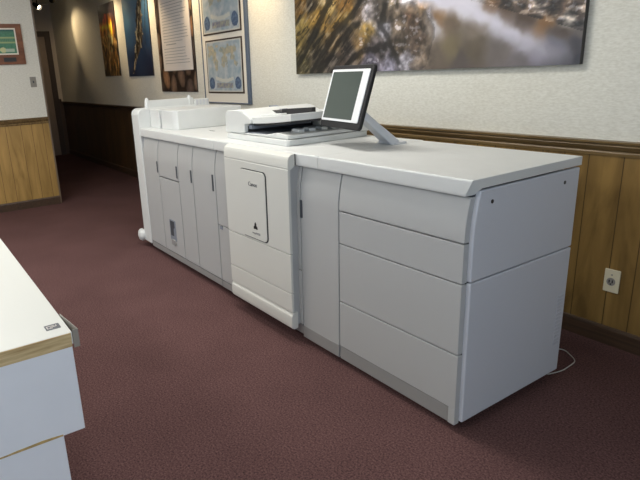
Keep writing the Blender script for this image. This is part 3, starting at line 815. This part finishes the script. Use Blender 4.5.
# framed pair of world maps
mf = thing('framed_maps', 'tall blue-grey frame with cream mat holding two blue world maps', 'framed maps', (-3.86, W, 1.15))
X0, X1, Z0, Z1 = -4.315, -3.39, 1.150, 2.62
bm = new_bm()
for d in ((X0, X0+.018, Z0, Z1), (X1-.045, X1, Z0, Z1), (X0+.018, X1-.045, Z0, Z0+.012), (X0+.018, X1-.045, Z1-.03, Z1)): add_box(bm, d[0], d[1], W-.027, W-.002, d[2], d[3])
obj('frame', bm, M['mapframe'], mf, bevel=.003)
box('mat', (X0+.018, X1-.045, W-.022, W-.004, Z0+.012, Z1-.03), M['mapmat'], mf)
LAND = [(.16, .72, .13, .16), (.22, .62, .08, .10), (.28, .42, .07, .16), (.50, .74, .10, .10), (.53, .50, .09, .18), (.68, .74, .18, .13), (.74, .60, .08, .10), (.84, .40, .07, .06), (.33, .86, .05, .05)]
def mapf(x0, x1, z0, z1):
    def f(x, z):
        u_ = (x-x0)/(x1-x0); v_ = (z-z0)/(z1-z0)
        if u_ < .025 or u_ > .975 or v_ < .03 or v_ > .97: return (206, 204, 194)
        c = [172+34*N(x, z, 14, 3), 184+22*N(x, z, 14, 3), 190+14*N(x, z, 14, 3)]
        for a, b, w, h in LAND:
            b2 = .25+b*.75
            q = ((u_-a)/w)**2+((v_-b2)/(h*.8))**2
            if q+1.3*N(x, z, 20, 6) < .9: c = [176+40*N(x, z, 25, 9), 172+20*N(x, z, 25, 9), 152]
        for a in (.12, .88):
            q = ((u_-a)/.085)**2+((v_-.17)/.12)**2
            if q < 1: c = [78, 98, 128] if q > .5 or N(x, z, 40, 2) > 0 else [104, 126, 150]
        if .24 < u_ < .76 and abs(v_-.25-.03*math.sin(u_*9)) < .035: c = [206, 206, 196]
        if .26 < u_ < .74 and .08 < v_ < .18: c = [150+40*N(x, z, 40, 5)]*2+[150]
        return c
    return f
for a0, a1, b0, b1 in ((-4.205, -3.505, 1.268, 1.765), (-4.235, -3.50, 1.845, 2.42)):
    box('inner_frame', (a0-.015, a1+.015, W-.028, W-.021, b0-.015, b1+.015), M['blackline'], mf)
    o = paint('world_map', a0, a1, b0, b1, W-.030, 90, 60, mapf(a0, a1, b0, b1), M['gloss'], mf, .002)

# certificate on the partition
cf = thing('framed_certificate', 'green certificate in a reddish wooden frame on the partition wall above the light switch', 'framed certificate', (XP, -.54, 1.65))
cb0, cb1, cz0, cz1 = -.80, -.285, 1.652, 2.082
box('frame', (XP, XP+.02, cb0, cb1, cz0, cz1), M['framewood'], cf, bevel=.004)
box('mat', (XP+.02, XP+.022, cb0+.05, cb1-.065, cz0+.105, cz1-.045), M['mapmat'], cf)
def certf(x, z):   # x here runs along the wall
    v_ = (z-(cz0+.12))/((cz1-.06)-(cz0+.12)); u_ = (x-(cb0+.065))/(cb1-.08-cb0-.065)
    c = [70+12*N(x, z, 40, 3), 128+14*N(x, z, 40, 3), 100+12*N(x, z, 40, 3)]
    if .42 < v_ < .50 or .62 < v_ < .70: c = [150, 170, 120]
    if .50 <= v_ <= .62 and int(u_*40) % 2: c = [110, 140, 100]
    if (u_-.62)**2+((v_-.14)*.8)**2 < .008: c = [196, 200, 150]
    if .70 < u_ < .95 and .06 < v_ < .2: c = [170, 190, 170]
    if v_ > .92: c = [40, 96, 84]
    return c
bm = None
ct_ = paint('certificate', cb0+.065, cb1-.08, cz0+.12, cz1-.06, 0, 60, 44, certf, M['gloss'], None, .001)
ct_.data.transform(Matrix.Translation((XP+.0235, 0, 0)) @ Matrix.Rotation(PI/2, 4, 'Z')); ct_.data.transform(Matrix.Translation(-Vector(cf['base']))); ct_.parent = cf
box('plaque', (XP+.02, XP+.022, -.515, -.385, cz0+.03, cz0+.075), M['ink'], cf)

# ------------------------------------------------------------------ light
w = bpy.data.worlds.new('sky'); S.world = w; w.use_nodes = True
bg = w.node_tree.nodes['Background']; bg.inputs[0].default_value = (.62, .78, 1, 1); bg.inputs[1].default_value = .8
def area(name, loc, direction, sx, sy, power, c):
    L = bpy.data.lights.new(name, 'AREA'); L.shape = 'RECTANGLE'; L.size = sx; L.size_y = sy; L.energy = power; L.color = c
    o = bpy.data.objects.new(name, L); C.objects.link(o); o.location = loc; o.rotation_euler = Vector(direction).to_track_quat('-Z', 'Z').to_euler(); return o
for x, y in TROFFERS: area('troffer_glow', (x, y, CE-.03), (0, .0001, -1), 1.1, .5, TROFFER_W, (1, .965, .90))
area('daylight_front_window', (-2.5, YF+.02, 1.62), (0, 1, -.05), 4.1, 1.7, DAY_FRONT, (.86, .93, 1))
area('daylight_right_window', (XR-.02, -2.1, 1.62), (-1, 0, -.05), 2.9, 1.7, DAY_RIGHT, (.74, .86, 1))

# ------------------------------------------------------------------ camera
cam = bpy.data.cameras.new('camera'); co = bpy.data.objects.new('camera', cam); C.objects.link(co); S.camera = co
cam.sensor_width = 36; cam.lens = 554.5635/640*36; cam.shift_x = .08877; cam.shift_y = -.01066; cam.clip_start = .02
yaw, pit, rol = 1.0016143, -.2848228, -.0476467
fw = Vector((-math.sin(yaw)*math.cos(pit), math.cos(yaw)*math.cos(pit), math.sin(pit)))
rt = fw.cross(Vector((0, 0, 1))).normalized(); up = rt.cross(fw)
cc, ss = math.cos(rol), math.sin(rol)
r2 = rt*cc+up*ss; u2 = -rt*ss+up*cc
mw = Matrix((r2, u2, -fw)).transposed().to_4x4(); mw.translation = Vector((1.2314215, -1.6715482, 1.4569656)); co.matrix_world = mw
vs = S.view_settings; vs.view_transform = 'Standard'; vs.look = 'None'; vs.gamma = 1; vs.use_curve_mapping = False; vs.exposure = EXPOSURE
for o in bpy.data.objects:
    if 'base' in o.keys(): del o['base']
